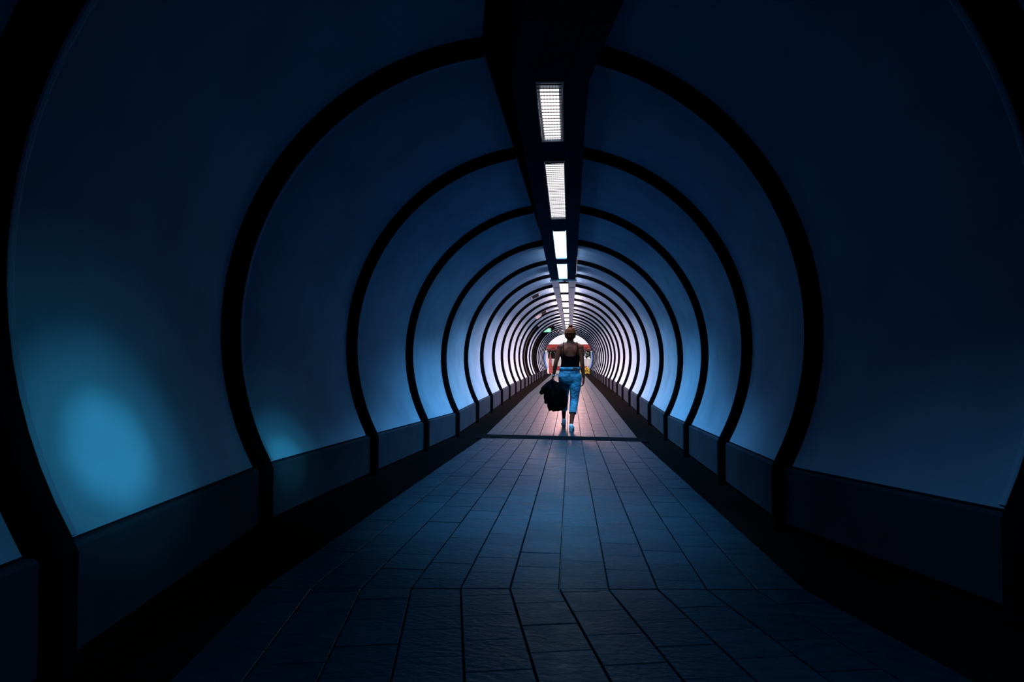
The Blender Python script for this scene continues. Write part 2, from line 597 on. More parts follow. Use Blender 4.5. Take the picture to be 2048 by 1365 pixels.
def ceiling_lamp(l0, l1, lm, w, label, throw, louvres=False, side=0.0):
    s_ = lamp_station((l0 + l1) / 2)
    root = empty('ceiling_light', s_.at(0, Z_STRIP))
    inv = Matrix.Translation(-root.location)
    zg = Z_STRIP + 0.012
    wid = 0.78 if l0 < 3.5 and louvres else 1.0
    if wid < 1:
        back = strip_box('reflector', l0, l1, -w, w, zg + 0.021, zg + 0.025, M['frame'], root)
    ps = [strip_box('diffuser', l0 + (0.14 if louvres else 0.012), l1 - 0.012, -w * wid, w * wid, zg, zg + 0.02, lm, root)]
    # frame
    for (a, b, u0, u1) in ((l0 - 0.006, l1 + 0.006, -w - 0.009, -w - 0.001), (l0 - 0.006, l1 + 0.006, w + 0.001, w + 0.009), (l0 - 0.006, l0 + 0.008, -w, w), (l1 - 0.008, l1 + 0.006, -w, w)):
        ps.append(strip_box('frame_bar', a, b, u0, u1, Z_STRIP - 0.004, zg + 0.02, M['frame'], root))
    if louvres:
        bm = bmesh.new()
        n = int((l1 - l0) / 0.042)
        verts, faces = [], []
        def bar(ta, tb, ua, ub, za, zb):
            b0 = len(verts)
            for tt in (ta, tb):
                q = lamp_station(tt)
                for (u, z) in ((ua, za), (ub, za), (ub, zb), (ua, zb)):
                    verts.append(q.at(u, z))
            for i in range(4):
                faces.append((b0 + i, b0 + (i + 1) % 4, b0 + 4 + (i + 1) % 4, b0 + 4 + i))
            faces.append((b0, b0 + 1, b0 + 2, b0 + 3)); faces.append((b0 + 4, b0 + 5, b0 + 6, b0 + 7))
        for k in range(1, n):
            tt = l0 + (l1 - l0) * k / n
            bar(tt - 0.0012, tt + 0.0012, -w, w, zg - 0.009, zg - 0.003)
        for k in range(1, 8):
            u = -w + 2 * w * k / 8
            bar(l0 + 0.01, l1 - 0.01, u - 0.001, u + 0.001, zg - 0.008, zg - 0.003)
        bm.free()
        o = mesh_obj('louvre', verts, faces, M['louvre'], root)
        o['kind'] = 'stuff'
        o['label'] = 'fine steel egg-crate grid'
        ps.append(o)
    if wid < 1:
        ps.append(back)
    for p in ps:
        p.data.transform(inv)
    col, watts, spread = throw
    ld = bpy.data.lights.new('tube', 'AREA')
    ld.shape = 'RECTANGLE'
    ld.size = 2 * w * 0.9
    ld.size_y = (l1 - l0) * 0.95
    ld.color = col
    ld.energy = watts * (l1 - l0) / 1.6
    ld.spread = R_(spread)
    lo = bpy.data.objects.new('tube', ld)
    COL.objects.link(lo)
    lo.parent = root
    lo.location = (0, 0, -0.008)
    slope = math.atan2(lamp_station(l1).c.z - lamp_station(l0).c.z, l1 - l0)
    lo.rotation_euler = (slope, 0, 0 if l0 > YX else NEAR_YAW)
    if side > 0:                      # lit cheeks added on both flanks of the duct to brighten the crown
        for sg in (-1, 1):
            u0, u1 = sorted((sg * (STRIP_HALF + 0.001), sg * (STRIP_HALF + 0.009)))
            ck = strip_box('side_diffuser', l0, l1, u0, u1, Z_STRIP + 0.075, Z_STRIP + 0.20, M['lamp_cheek'], root)
            ck.data.transform(inv)
            ld = bpy.data.lights.new('side_tube', 'AREA')
            ld.shape = 'RECTANGLE'
            ld.size, ld.size_y = 0.11, (l1 - l0) * 0.95
            ld.color = col
            ld.energy = side
            lo = bpy.data.objects.new('side_tube', ld)
            COL.objects.link(lo)
            lo.parent = root
            lo.location = (sg * (STRIP_HALF + 0.016), 0, 0.137)
            lo.rotation_euler = (0, -sg * R_(90), 0)
    tag(root, label, 'ceiling light', 'tube lights along the crown')
    return root


for i, (l0, l1) in enumerate(LAMPS):
    lm = M['lamp_near'] if i < 2 else (M['lamp_mid'] if i < 4 else M['lamp_far'])
    throw = THROW[i] if i < len(THROW) else THROW_FAR
    extra = {0: 'nearest and largest ceiling light, long white tube behind a fine grid', 1: 'second long white ceiling light from the viewer behind a fine grid',
             2: 'third ceiling light from the viewer, bluish white panel in the dark strip', 3: 'fourth ceiling light from the viewer, last before the white cross bar'}
    lab = extra.get(i, '%s ceiling light from the viewer, small bright panel between pale strip sheets' % ORD[i])
    ceiling_lamp(l0, l1, lm, LW if i < 4 else lw_far, lab, throw, i < 2, SIDE_THROW.get(i, 17.0 if i > 5 else 0.0))
for i, (l0, l1) in enumerate(ADDED_LAMPS):
    ceiling_lamp(l0, l1, M['lamp_back'], LW, ['ceiling light farther behind the viewer in the dark tunnel', 'ceiling light just behind the viewer in the dark tunnel', 'ceiling light straight above the viewer before the bend'][i], ((0.2, 0.55, 1.0), 6.5, 92) if i == 2 else THROW_BACK)

# white cross bar and smoke detector where the strip turns pale
cb = strip_box('cross_bar', 10.06, 10.13, -STRIP_HALF - 0.02, STRIP_HALF + 0.02, Z_STRIP - 0.035, Z_STRIP - 0.001, M['white'], None)
tag(cb, 'white cross bar under the ceiling strip after the fourth light', 'bar')
sd = empty('smoke_detector', (0.03, 10.02, Z_STRIP - 0.002))
bm = bmesh.new()
for (r0, r1, z0, z1) in ((0.05, 0.055, -0.012, 0.0), (0.034, 0.05, -0.034, -0.012)):
    k = bmesh.ops.create_cone(bm, cap_ends=True, segments=24, radius1=r0, radius2=r1, depth=z1 - z0)['verts']
    bmesh.ops.translate(bm, vec=(0, 0, (z0 + z1) / 2), verts=k)
bm_obj('housing', bm, M['black'], sd)
bm = bmesh.new()
add_ball(bm, (0, 0, -0.034), (0.022, 0.022, 0.014))
bm_obj('sensor_dome', bm, M['black'], sd, True)
tag(sd, 'small round black smoke detector beside the white cross bar', 'smoke detector')

# ------------------------------------------------------------------ floor
floor_ts = [-5.85, -3, 0, 2.25]
Y1 = 2.25                      # crease between near and middle paving
Z1 = path_z(Y1)
SEAM = 0.074
O1 = Vector((SEAM, Y1, Z1))
S_NEARF = 0.0817
NR = Vector((math.cos(NEAR_YAW), math.sin(NEAR_YAW), 0))
HALF_YAW = NEAR_YAW / 2
MIT = Vector((math.cos(HALF_YAW), math.sin(HALF_YAW), 0))
MITN = Vector((-math.sin(HALF_YAW), math.cos(HALF_YAW), 0))


def near_pt(u, v, dz=0.0):     # u across from the seam, v forward (negative = toward the viewer)
    p = O1 + NR * u + NF * v
    p.z = Z1 - S_NEARF * v - 0.0135 * u + dz
    return p


def mid_pt(u, v, dz=0.0):      # v = world y
    return Vector((SEAM + u, v, path_z(v) + dz))


# concrete bed
verts, faces = [], []
rows = []
for v in (-8.2, -4, -1):
    rows.append((near_pt(-2.1, v, -0.03), near_pt(2.0, v, -0.03)))
rows.append((O1 + MIT * -1.95 + Vector((0, 0, -0.035)), O1 + MIT * 1.85 + Vector((0, 0, -0.035))))
for y in (5, YA, 12, YC, 25, YEND + 0.4):
    rows.append((mid_pt(-1.75, y, -0.03), mid_pt(1.6, y, -0.03)))
for a, b in rows:
    verts += [a, b, b - Vector((0, 0, 0.15)), a - Vector((0, 0, 0.15))]
for j in range(len(rows) - 1):
    for i in range(4):
        faces.append((j * 4 + i, j * 4 + (i + 1) % 4, j * 4 + 4 + (i + 1) % 4, j * 4 + 4 + i))
faces += [(0, 1, 2, 3), tuple(len(rows) * 4 - 4 + i for i in range(4))]
floor = mesh_obj('floor', verts, faces, M['grout'])
tag(floor, 'tiled walkway running down the middle of the tunnel', None, None, 'structure')

TW, TG, TH, TGX = 0.2, 0.0065, 0.024, 0.0022
K0, K1 = -6, 5                  # columns left / right of the seam
JY, JW, JSK = 7.80, 0.40, -0.05  # dark expansion joint across the walk


def clip(poly, f):
    out = []
    for i, p in enumerate(poly):
        q = poly[(i + 1) % len(poly)]
        fp, fq = f(p), f(q)
        if fp >= 0: out.append(p)
        if fp * fq < 0:
            s = fp / (fp - fq)
            out.append((p[0] + (q[0] - p[0]) * s, p[1] + (q[1] - p[1]) * s))
    return out


tile_list = []      # (distance, poly in (u,v), function)


def f_mid_crease(p):
    return (Vector((p[0], p[1] - Y1, 0))).dot(MITN) - TG / 2


def f_near_crease(p):
    return -(NR * p[0] + NF * p[1]).dot(MITN) - TG / 2


def joint_y(u):
    return JY + JSK * u


for k in range(K0, K1):
    off = 0.0 if k % 2 else 0.1
    u0, u1 = k * TW + TG / 2, (k + 1) * TW - TG / 2
    v = 1.9 - off
    while v < YEND + 0.3:
        rect = [(u0, v + TGX / 2), (u1, v + TGX / 2), (u1, v + TW - TGX / 2), (u0, v + TW - TGX / 2)]
        pieces = [rect]
        if v < 2.8:
            pieces = [clip(rect, f_mid_crease)]
        if abs(v + 0.1 - JY) < 0.7:
            pieces = [clip(p, lambda p_: joint_y(p_[0]) - JW / 2 - p_[1]) for p in pieces] + [clip(p, lambda p_: p_[1] - joint_y(p_[0]) - JW / 2) for p in pieces]
        for p in pieces:
            if len(p) >= 3:
                tile_list.append((v, p, mid_pt, p == rect))
        v += TW
    v = 0.4 + (0.06 if k % 2 else 0.16)
    while v > -7.5:
        rect = [(u0, v + TGX / 2), (u1, v + TGX / 2), (u1, v + TW - TGX / 2), (u0, v + TW - TGX / 2)]
        p = clip(rect, f_near_crease) if v > -0.9 else rect
        if len(p) >= 3:
            tile_list.append((Y1 + v, p, near_pt, p == rect))
        v -= TW

mid_slope = math.atan(S_MID)


def tile_mesh(poly, c, fn):
    """slab with a chamfered top edge, about its own centre"""
    n = len(poly)
    e = 0.002
    zt = 0.0
    ver, fac = [], []
    for (sc, z) in ((0, -TH), (0, zt - e), (1, zt)):
        for (u, v) in poly:
            du, dv = c[0] - u, c[1] - v
            L = max(1e-4, math.hypot(du, dv))
            uu, vv = (u + du / L * e * 1.4 * sc, v + dv / L * e * 1.4 * sc)
            ver.append(fn(uu, vv, z))
    for j in range(2):
        for i in range(n):
            fac.append((j * n + i, j * n + (i + 1) % n, (j + 1) * n + (i + 1) % n, (j + 1) * n + i))
    fac.append(tuple(range(2 * n, 3 * n)))
    return ver, fac


def in_view(p):
    q = cam.matrix_basis.inverted() @ p
    return q.z < -0.2 and abs(q.x / q.z) < 1.02 * 1024 / F_PX and abs(q.y / q.z) < 1.03 * 682.5 / F_PX


singles, rest = [], []
for (d, p, fn, whole) in sorted(tile_list, key=lambda a: a[0]):
    c = (sum(q[0] for q in p) / len(p), sum(q[1] for q in p) / len(p))
    P = fn(c[0], c[1])
    area = abs(sum(p[i][0] * p[(i + 1) % len(p)][1] - p[(i + 1) % len(p)][0] * p[i][1] for i in range(len(p)))) / 2
    if in_view(P) and len(singles) < 300 and area > 0.004:
        singles.append((c, p, fn, whole, P))
    else:
        rest.append((c, p, fn))
shared = {}
for (c, p, fn, whole, P) in singles:
    key = fn.__name__ if whole and (fn is near_pt or P.y < YA - 0.5 or P.y > YA + 0.6) else None
    key = (key, P.y > YA) if key else None
    if key and key in shared:
        me = shared[key]
        o = bpy.data.objects.new('tile', me)
        COL.objects.link(o)
        o.parent = floor
    else:
        ver, fac = tile_mesh(p, c, fn)
        ver = [v - P for v in ver]
        o = mesh_obj('tile', ver, fac, M['tile'], floor)
        if key: shared[key] = o.data
    o.location = P + Vector((0, 0, random.uniform(-0.0012, 0.0012)))
    o.rotation_euler = (random.uniform(-1, 1) * 0.004, random.uniform(-1, 1) * 0.004, 0)
verts, faces = [], []
for (c, p, fn) in rest:
    ver, fac = tile_mesh(p, c, fn)
    b0 = len(verts)
    dz = Vector((0, 0, random.uniform(-0.001, 0.001)))
    verts += [v + dz for v in ver]
    faces += [tuple(b0 + i for i in f) for f in fac]
pav = mesh_obj('paving', verts, faces, M['tile'], floor)
pav['kind'] = 'stuff'
pav['label'] = 'slate tiles of the walkway beyond the dark joint'

# dark joint
verts = []
for (u, s) in ((K0 * TW - 0.1, -1), (K1 * TW + 0.1, -1), (K1 * TW + 0.1, 1), (K0 * TW - 0.1, 1)):
    verts.append(mid_pt(u, joint_y(u) + s * (JW / 2 - 0.004), 0.002))
verts += [v - Vector((0, 0, 0.03)) for v in verts]
j = mesh_obj('expansion_joint', verts, [(0, 1, 2, 3), (4, 5, 6, 7), (0, 1, 5, 4), (1, 2, 6, 5), (2, 3, 7, 6), (3, 0, 4, 7)], M['joint'], floor)
j['label'] = 'dark steel expansion joint across the walkway'
# black side channels with a low kerb
for sgn in (-1, 1):
    ui = (K0 if sgn < 0 else K1) * TW + sgn * 0.004
    verts, faces = [], []
    sect = []
    for v in (-8, -4, -1, -0.25):
        sect.append((near_pt, v, Y1 + v))
    rowsL = []
    for v in (-8, -4, -1.2):
        s2 = station(YX + (v + Y1 - YX))
        inner = near_pt(ui, v, -0.004)
        # outer edge meets the skirt
        tt = YX + (inner - Vector((0, YX, 0))).dot(NF)
        outer = station(tt).at(sgn * (U_SKIRT + 0.02), 0.0)
        rowsL.append((inner, outer))
    cr = O1 + MIT * (ui / math.cos(HALF_YAW)); cr.z -= 0.006
    rowsL.append((cr, station(2.25 + (0.35 if sgn > 0 else -0.05)).at(sgn * (U_SKIRT + 0.02), 0.0)))
    for y in (3.3, 4.5, 6, YA, 12, YC, 25, YEND + 0.3):
        rowsL.append((mid_pt(ui, y, -0.004), station(y).at(sgn * (U_SKIRT + 0.02), 0.0)))
    for a, b in rowsL:
        m1 = a.lerp(b, 0.04)
        verts += [a, m1 + Vector((0, 0, -0.012)), a.lerp(b, 0.8) + Vector((0, 0, -0.012)), b.copy() + Vector((0, 0, 0.02)), b - Vector((0, 0, 0.06)), a - Vector((0, 0, 0.026))]
    for q in range(len(rowsL) - 1):
        for i in range(6):
            faces.append((q * 6 + i, q * 6 + (i + 1) % 6, q * 6 + 6 + (i + 1) % 6, q * 6 + 6 + i))
    o = mesh_obj('drain_channel', verts, faces, M['gutter'], floor)
    o['label'] = 'black drain channel along the foot of the %s wall' % ('left' if sgn < 0 else 'right')

# ------------------------------------------------------------------ wall fixtures
def on_wall(t, ang_deg, side=-1, lift=0.0):
    a = R_(ang_deg)
    st = station(t)
    p = arc(st, a, RAD - lift, side)
    nrm = (st.at(0, ZC) - p).normalized()
    z = nrm
    y = Vector((0, 1, 0))
    y = (y - z * y.dot(z)).normalized()
    x = y.cross(z)
    m = Matrix((x, y, z)).transposed().to_4x4()
    m.translation = p
    return m


for (t, ang, lab) in ((13.5, 64, 'nearest black wall speaker with two white ends high on the left panels'), (18.4, 63, 'middle black wall fitting high on the left, above a black service sheet'), (31.6, 68, 'farthest tiny black wall fitting high on the left, past the green sign')):
    root = empty('wall_speaker')
    root.matrix_world = on_wall(t, ang, -1, 0.0)
    bm = bmesh.new(); add_box(bm, (0, 0, 0.035), (0.17, 0.13, 0.07), 0.012); bm_obj('body', bm, M['black'], root)
    for s in (-1, 1):
        bm = bmesh.new(); add_box(bm, (s * 0.105, 0, 0.03), (0.034, 0.12, 0.06), 0.008); bm_obj('end_cap', bm, M['white'], root)
    bm = bmesh.new(); add_box(bm, (0, 0, 0.006), (0.27, 0.16, 0.012), 0.003); bm_obj('back_plate', bm, M['black'], root)
    tag(root, lab, 'speaker', 'fittings on the left panels')
# pale box beside the middle fitting
root = empty('junction_box'); root.matrix_world = on_wall(18.5, 55, -1, 0)
bm = bmesh.new(); add_box(bm, (0, 0, 0.04), (0.22, 0.2, 0.08), 0.014); bm_obj('body', bm, M['white'], root)
bm = bmesh.new(); add_box(bm, (0, 0, 0.084), (0.19, 0.17, 0.01), 0.004); bm_obj('lid', bm, M['white'], root)
tag(root, 'small pale junction box on the left panels below the middle fitting', 'box')
# exit sign
ex = empty('exit_sign', (-0.98, 26.05, 2.32))
ex.rotation_euler = (0, R_(0), 0)
bm = bmesh.new(); add_box(bm, (0, 0.03, 0), (0.44, 0.05, 0.22), 0.008); bm_obj('case', bm, M['black'], ex)
bm = bmesh.new(); add_box(bm, (0, 0.001, 0), (0.40, 0.006, 0.18)); bm_obj('face', bm, M['exit'], ex)
bm = bmesh.new()
add_ball(bm, (-0.06, -0.004, 0.055), (0.018, 0.003, 0.018), 10, 6)
for (x0, z0, x1, z1) in ((-0.065, 0.035, -0.075, -0.02), (-0.075, -0.02, -0.045, -0.07), (-0.075, -0.02, -0.11, -0.065), (-0.065, 0.03, -0.03, 0.005), (-0.068, 0.03, -0.1, 0.0)):
    add_cone(bm, (x0, -0.003, z0), 0.008, (x1, -0.003, z1), 0.007, 6)
add_box(bm, (0.08, -0.003, -0.005), (0.07, 0.004, 0.14))
bm_obj('running_figure', bm, M['exit_pic'], ex)
tube('hanger', [(0.1, 0.03, 0.1), (0.1, 0.03, 0.42)], 0.012, M['black'], ex)
tag(ex, 'lit green exit sign hanging at the upper left of the tunnel', 'exit sign')

# spots added out of view on the right to cast the glow on the left panels
def add_glow_spot(t, aim_t, aim_deg, watts, cone, label):
    src = arc(station(t), R_(38), RAD - 0.12, 1)
    aim = arc(station(aim_t), R_(aim_deg), RAD, -1)
    d = (aim - src).normalized()
    root = empty('spotlight', src)
    q = Vector((0, 0, -1)).rotation_difference(d)
    R3 = q.to_matrix()
    bm = bmesh.new()
    n = 18
    prof = [(0.018, 0.075), (0.032, 0.06), (0.036, -0.03), (0.036, -0.05), (0.030, -0.05), (0.026, 0.0)]
    rows = [[bm.verts.new(R3 @ Vector((r * math.cos(2 * math.pi * i / n), r * math.sin(2 * math.pi * i / n), z))) for i in range(n)] for r, z in prof]
    for a, b in zip(rows[:-1], rows[1:]):
        for i in range(n):
            bm.faces.new((a[i], a[(i + 1) % n], b[(i + 1) % n], b[i]))
    bm.faces.new(rows[0]); bm.faces.new(rows[-1])
    bmesh.ops.recalc_face_normals(bm, faces=bm.faces)
    bm_obj('can', bm, M['black'], root, True)
    tube('bracket', [(0, 0, 0.02), (0.04, 0, 0.06), (0.10, 0, 0.08)], 0.008, M['black'], root)
    for (nm, fw, fc) in (('bulb', 0.09, 2.2), ('lens_core', 0.38, 1.25), ('lens_core', 0.70, 0.66)):
        ld = bpy.data.lights.new(nm, 'SPOT')
        ld.energy = watts * fw
        ld.color = (0.10, 0.68, 0.95)
        ld.spot_size = R_(cone * fc)
        ld.spot_blend = 1.0
        ld.shadow_soft_size = 0.02
        lo = bpy.data.objects.new(nm, ld)
        COL.objects.link(lo)
        lo.parent = root
        lo.location = d * 0.055
        lo.rotation_mode = 'QUATERNION'
        lo.rotation_quaternion = q
    tag(root, label, 'spotlight')


add_glow_spot(0.6, 2.06, -19, 330.0, 13, 'small black spotlight on the right panels washing the nearest left panel with cyan light')
add_glow_spot(1.0, 3.42, -28, 330.0, 9, 'small black spotlight aimed at the left panel foot beside the bend')

# ------------------------------------------------------------------ mouth of the tunnel: blue side sheets, collar
for side in (-1, 1):
    w = walls[side]
    o = curved_panel('portal_panel', YEND - 1.55, YEND + 0.25, side, A_BASE, R_(14), M['blue'], w, n=14, rad=RAD - 0.09, depth=0.08)
    o['label'] = 'blue sheet lining the tunnel mouth on the %s' % ('left' if side < 0 else 'right')

# ------------------------------------------------------------------ outside
ZO = path_z(YEND)
ground = box_obj('plaza_ground', (0, YEND + 22, ZO - 0.26), (60, 43, 0.2), M['plaza'])
tag(ground, 'pale stone plaza beyond the tunnel mouth', None, None, 'structure')
ROOT_Y = 44.0


def px_to(x, y, d):
    """a point at distance d (world y) seen toward photo position x, y near the vanishing point"""
    return Vector((CAM.x + (x - 1140) / F_PX * d, d, CAM.z - (y - 708) / F_PX * d))


# red beam of a gate
p0, p1 = px_to(1060, 690, 45), px_to(1225, 690, 45)
gate = empty('red_gate', (0.2, 45, ZO - 0.16))
zt, zb = px_to(0, 689, 45).z, px_to(0, 701, 45).z
def local(o, root):
    o.data.transform(Matrix.Translation(-root.location)); return o
local(box_obj('beam', (0.2, 45, (zt + zb) / 2 + 0.08), (7.6, 0.5, (zt - zb) * 0.62), M['red'], gate, 0.05), gate)
local(box_obj('under_beam', (0.2, 45.02, zb + 0.07), (7.3, 0.36, (zt - zb) * 0.36), M['reddark'], gate, 0.02), gate)
for sx in (-2.6, 3.0):
    local(box_obj('post', (0.2 + sx, 45.03, (ZO - 0.16 + zb) / 2), (0.3, 0.3, zb - ZO + 0.16), M['reddark'], gate, 0.03), gate)
tag(gate, 'red painted gate with a wide beam outside the tunnel mouth', 'gate')
# parapet with red coping line and slender white pole
par = empty('parapet_wall', (0, 50, ZO - 0.16))
zt, zb = px_to(0, 718, 50).z, px_to(0, 733, 50).z
local(box_obj('wall_body', (0, 50, (zt + zb) / 2), (14, 0.3, zt - zb), M['parapet'], par, 0.02), par)
local(box_obj('red_plinth', (0, 49.98, zb - 0.18), (14, 0.36, 0.36), M['red'], par, 0.02), par)
local(box_obj('footing', (0, 50.0, (zb - 0.36 + ZO - 0.16) / 2), (14, 0.3, zb - 0.36 - ZO + 0.16), M['parapet'], par), par)
tag(par, 'low cream parapet with red plinth seen through the tunnel mouth', 'wall')
pp = px_to(1175, 700, 44)
pole = empty('white_pole', (pp.x, 44, ZO - 0.16))
bm = bmesh.new(); k = bmesh.ops.create_cone(bm, cap_ends=True, segments=14, radius1=0.05, radius2=0.04, depth=1.15)['verts']; bmesh.ops.translate(bm, vec=(0, 0, 0.575), verts=k)
bm_obj('shaft', bm, M['white'], pole, True)
bm = bmesh.new(); add_ball(bm, (0, 0, 1.16), 0.06); bm_obj('knob', bm, M['white'], pole, True)
bm = bmesh.new(); add_box(bm, (0, 0, 0.02), (0.2, 0.2, 0.04), 0.01); bm_obj('foot', bm, M['white'], pole)
tag(pole, 'slender white post standing among the yellow flowers', 'post')


def foliage_bm(n, ext, leaf, seed, zc=0.0):
    rr = random.Random(seed)
    bm = bmesh.new()
    for _ in range(n):
        while True:
            p = Vector((rr.uniform(-1, 1), rr.uniform(-1, 1), rr.uniform(-1, 1)))
            if p.length < 1: break
        p = Vector((p.x * ext[0], p.y * ext[1], p.z * ext[2] + zc))
        q = Matrix.Rotation(rr.uniform(0, 6.28), 3, 'Z') @ Matrix.Rotation(rr.uniform(-1.2, 1.2), 3, 'X')
        l = leaf * rr.uniform(0.6, 1.3)
        vs_ = [bm.verts.new(p + q @ Vector(v)) for v in ((0, -l, 0), (l * 0.45, 0, l * 0.12), (0, l, 0), (-l * 0.45, 0, l * 0.12))]
        bm.faces.new((vs_[0], vs_[1], vs_[2])); bm.faces.new((vs_[0], vs_[2], vs_[3]))
    return bm


for i, (x, y, d, ex_, n, lab) in enumerate(((1106, 709, 52, (0.72, 0.6, 0.62), 420, 'dark leafy shrub tree behind the parapet, left of the walker'), (1172, 705, 53, (0.5, 0.5, 0.50), 170, 'sparse dark shrub tree behind the parapet, right of the walker'), (1186, 711, 52, (0.42, 0.5, 0.42), 170, 'dark shrub tree at the right edge of the tunnel mouth'))):
    p = px_to(x, y, d)
    t_ = empty('shrub_tree', (p.x, p.y, ZO - 0.16))
    zc = p.z - (ZO - 0.16)
    o = bm_obj('foliage', foliage_bm(n, ex_, 0.16, 20 + i, zc), M['leaf'], t_); o['kind'] = 'stuff'
    tube('trunk', [(0, 0, 0), (0.04, 0.02, zc * 0.5), (0.0, 0.0, zc)], 0.05, M['bark'], t_)
    for s in (-1, 1):
        tube('branch', [(0.02, 0.01, zc * 0.6), (s * ex_[0] * 0.35, 0.05, zc), (s * ex_[0] * 0.6, 0.0, zc + ex_[2] * 0.6)], 0.025, M['bark'], t_)
    tag(t_, lab, 'tree')
# yellow flower beds
for i, (x, w_, lab) in enumerate(((1176, 0.52, 'bushy bed of yellow flowers to the right of the walker'), (1155, 0.2, 'narrow clump of yellow flowers just behind the walker'))):
    d = 42.0
    p = px_to(x, 742, d)
    t_ = empty('flower_bush', (p.x, d, ZO - 0.16))
    zc = 0.22
    o = bm_obj('leaves', foliage_bm(500 if i == 0 else 200, (w_, 0.3, 0.30), 0.07, 40 + i, zc), M['shrub'], t_); o['kind'] = 'stuff'
    rr = random.Random(60 + i)
    bm = bmesh.new()
    for _ in range(260 if i == 0 else 110):
        a, b = rr.uniform(0, 6.28), rr.uniform(-0.6, 1.4)
        c = Vector((w_ * math.cos(a) * math.cos(b), -0.3 * abs(math.sin(a)) * math.cos(b), zc + 0.30 * math.sin(b))) * 1.0
        k = bmesh.ops.create_icosphere(bm, subdivisions=1, radius=rr.uniform(0.02, 0.045))['verts']
        bmesh.ops.translate(bm, vec=c, verts=k)
    o = bm_obj('blossoms', bm, M['yellow'], t_); o['kind'] = 'stuff'
    tag(t_, lab, 'flowers')
# tapered brick pillar and white sail sheet on the left
p = px_to(1101, 747, 41)
ob = empty('brick_obelisk', (p.x, 41, ZO - 0.16))
z_top = px_to(0, 708, 41).z - (ZO - 0.16)
bm = bmesh.new(); add_loft(bm, [(0, 0, 0, 0.20, 0.20), (z_top * 0.97, 0, 0, 0.02, 0.02)], 4)
bmesh.ops.rotate(bm, cent=(0, 0, 0), matrix=Matrix.Rotation(R_(45), 3, 'Z'), verts=bm.verts)
bm_obj('core', bm, M['mortar'], ob)
nrow = 14
for r in range(nrow):
    z0, z1 = z_top * r / nrow, z_top * (r + 1) / nrow
    h0 = 0.165 * (1 - r / nrow) + 0.02
    nb = 3 if r < 5 else (2 if r < 10 else 1)
    for face in range(4):
        for b in range(nb):
            w_ = 2 * h0 / nb
            xo = -h0 + w_ * (b + 0.5) 
            bm = bmesh.new(); add_box(bm, (xo, -h0 * 0.93, (z0 + z1) / 2), (w_ * 0.9, 0.05 * (0.3 + h0 * 4), (z1 - z0) * 0.86), 0.004)
            bmesh.ops.rotate(bm, cent=(0, 0, 0), matrix=Matrix.Rotation(face * math.pi / 2, 3, 'Z'), verts=bm.verts)
            bm_obj('brick', bm, M['brick'], ob)
tag(ob, 'tapering rose brick pillar outside the tunnel mouth on the left', 'pillar')
p = px_to(1095, 700, 40.2)
sh = empty('white_banner', (p.x - 0.05, 40.3, ZO - 0.16))
bm = bmesh.new(); zt = px_to(0, 700, 40.2).z - (ZO - 0.16)
prof = [(-0.12, 0), (0.17, 0.1), (0.12, zt * 0.6), (0.03, zt), (-0.12, zt * 0.9)]
f_ = [bm.verts.new((x, -0.02 + 0.05 * math.sin(z * 2), z)) for x, z in prof]; b_ = [bm.verts.new((x, 0.03 + 0.05 * math.sin(z * 2), z)) for x, z in prof]
bm.faces.new(f_); bm.faces.new(b_[::-1])
for i in range(5): bm.faces.new((f_[i], b_[i], b_[(i + 1) % 5], f_[(i + 1) % 5]))
bmesh.ops.recalc_face_normals(bm, faces=bm.faces)
bm_obj('sheet', bm, M['white'], sh)
tube('mast', [(-0.13, 0, 0), (-0.13, 0, zt * 1.02)], 0.02, M['white'], sh)
tag(sh, 'white upright banner sheet just inside the left of the tunnel mouth', 'banner')

# ------------------------------------------------------------------ the walking person
PX, PY = 0.125, 8.86
person = empty('person', (PX, PY, 0.0))
TORSO = [(0.70, 0.0, -0.01, 0.10, 0.075), (0.76, -0.01, -0.01, 0.155, 0.11), (0.83, -0.02, -0.015, 0.165, 0.118), (0.90, -0.015, -0.01, 0.155, 0.108), (0.97, -0.005, 0.0, 0.142, 0.095),
         (1.03, 0.0, 0.0, 0.134, 0.09), (1.10, 0.0, 0.0, 0.136, 0.092), (1.18, 0.0, 0.005, 0.148, 0.098), (1.25, 0.0, 0.005, 0.156, 0.095), (1.31, 0.0, 0.0, 0.150, 0.082),
         (1.345, 0.0, 0.0, 0.115, 0.068), (1.375, 0.0, 0.0, 0.072, 0.056), (1.40, 0.0, 0.004, 0.054, 0.052), (1.44, 0.0, 0.01, 0.050, 0.050), (1.48, 0.0, 0.015, 0.050, 0.050)]
SHL, SHR = Vector((-0.163, 0.0, 1.305)), Vector((0.168, 0.0, 1.30))
ELL, WRL = Vector((-0.232, -0.03, 1.055)), Vector((-0.272, 0.02, 0.845))
ELR, WRR = Vector((0.188, -0.035, 1.05)), Vector((0.212, 0.0, 0.815))
HIPL, HIPR = Vector((-0.095, 0.02, 0.80)), Vector((0.085, -0.02, 0.80))
KNL, ANL = Vector((-0.105, 0.22, 0.47)), Vector((-0.112, 0.42, 0.115))
KNR, ANR = Vector((0.060, -0.06, 0.46)), Vector((0.012, -0.27, 0.105))
bm = bmesh.new()
add_loft(bm, TORSO)
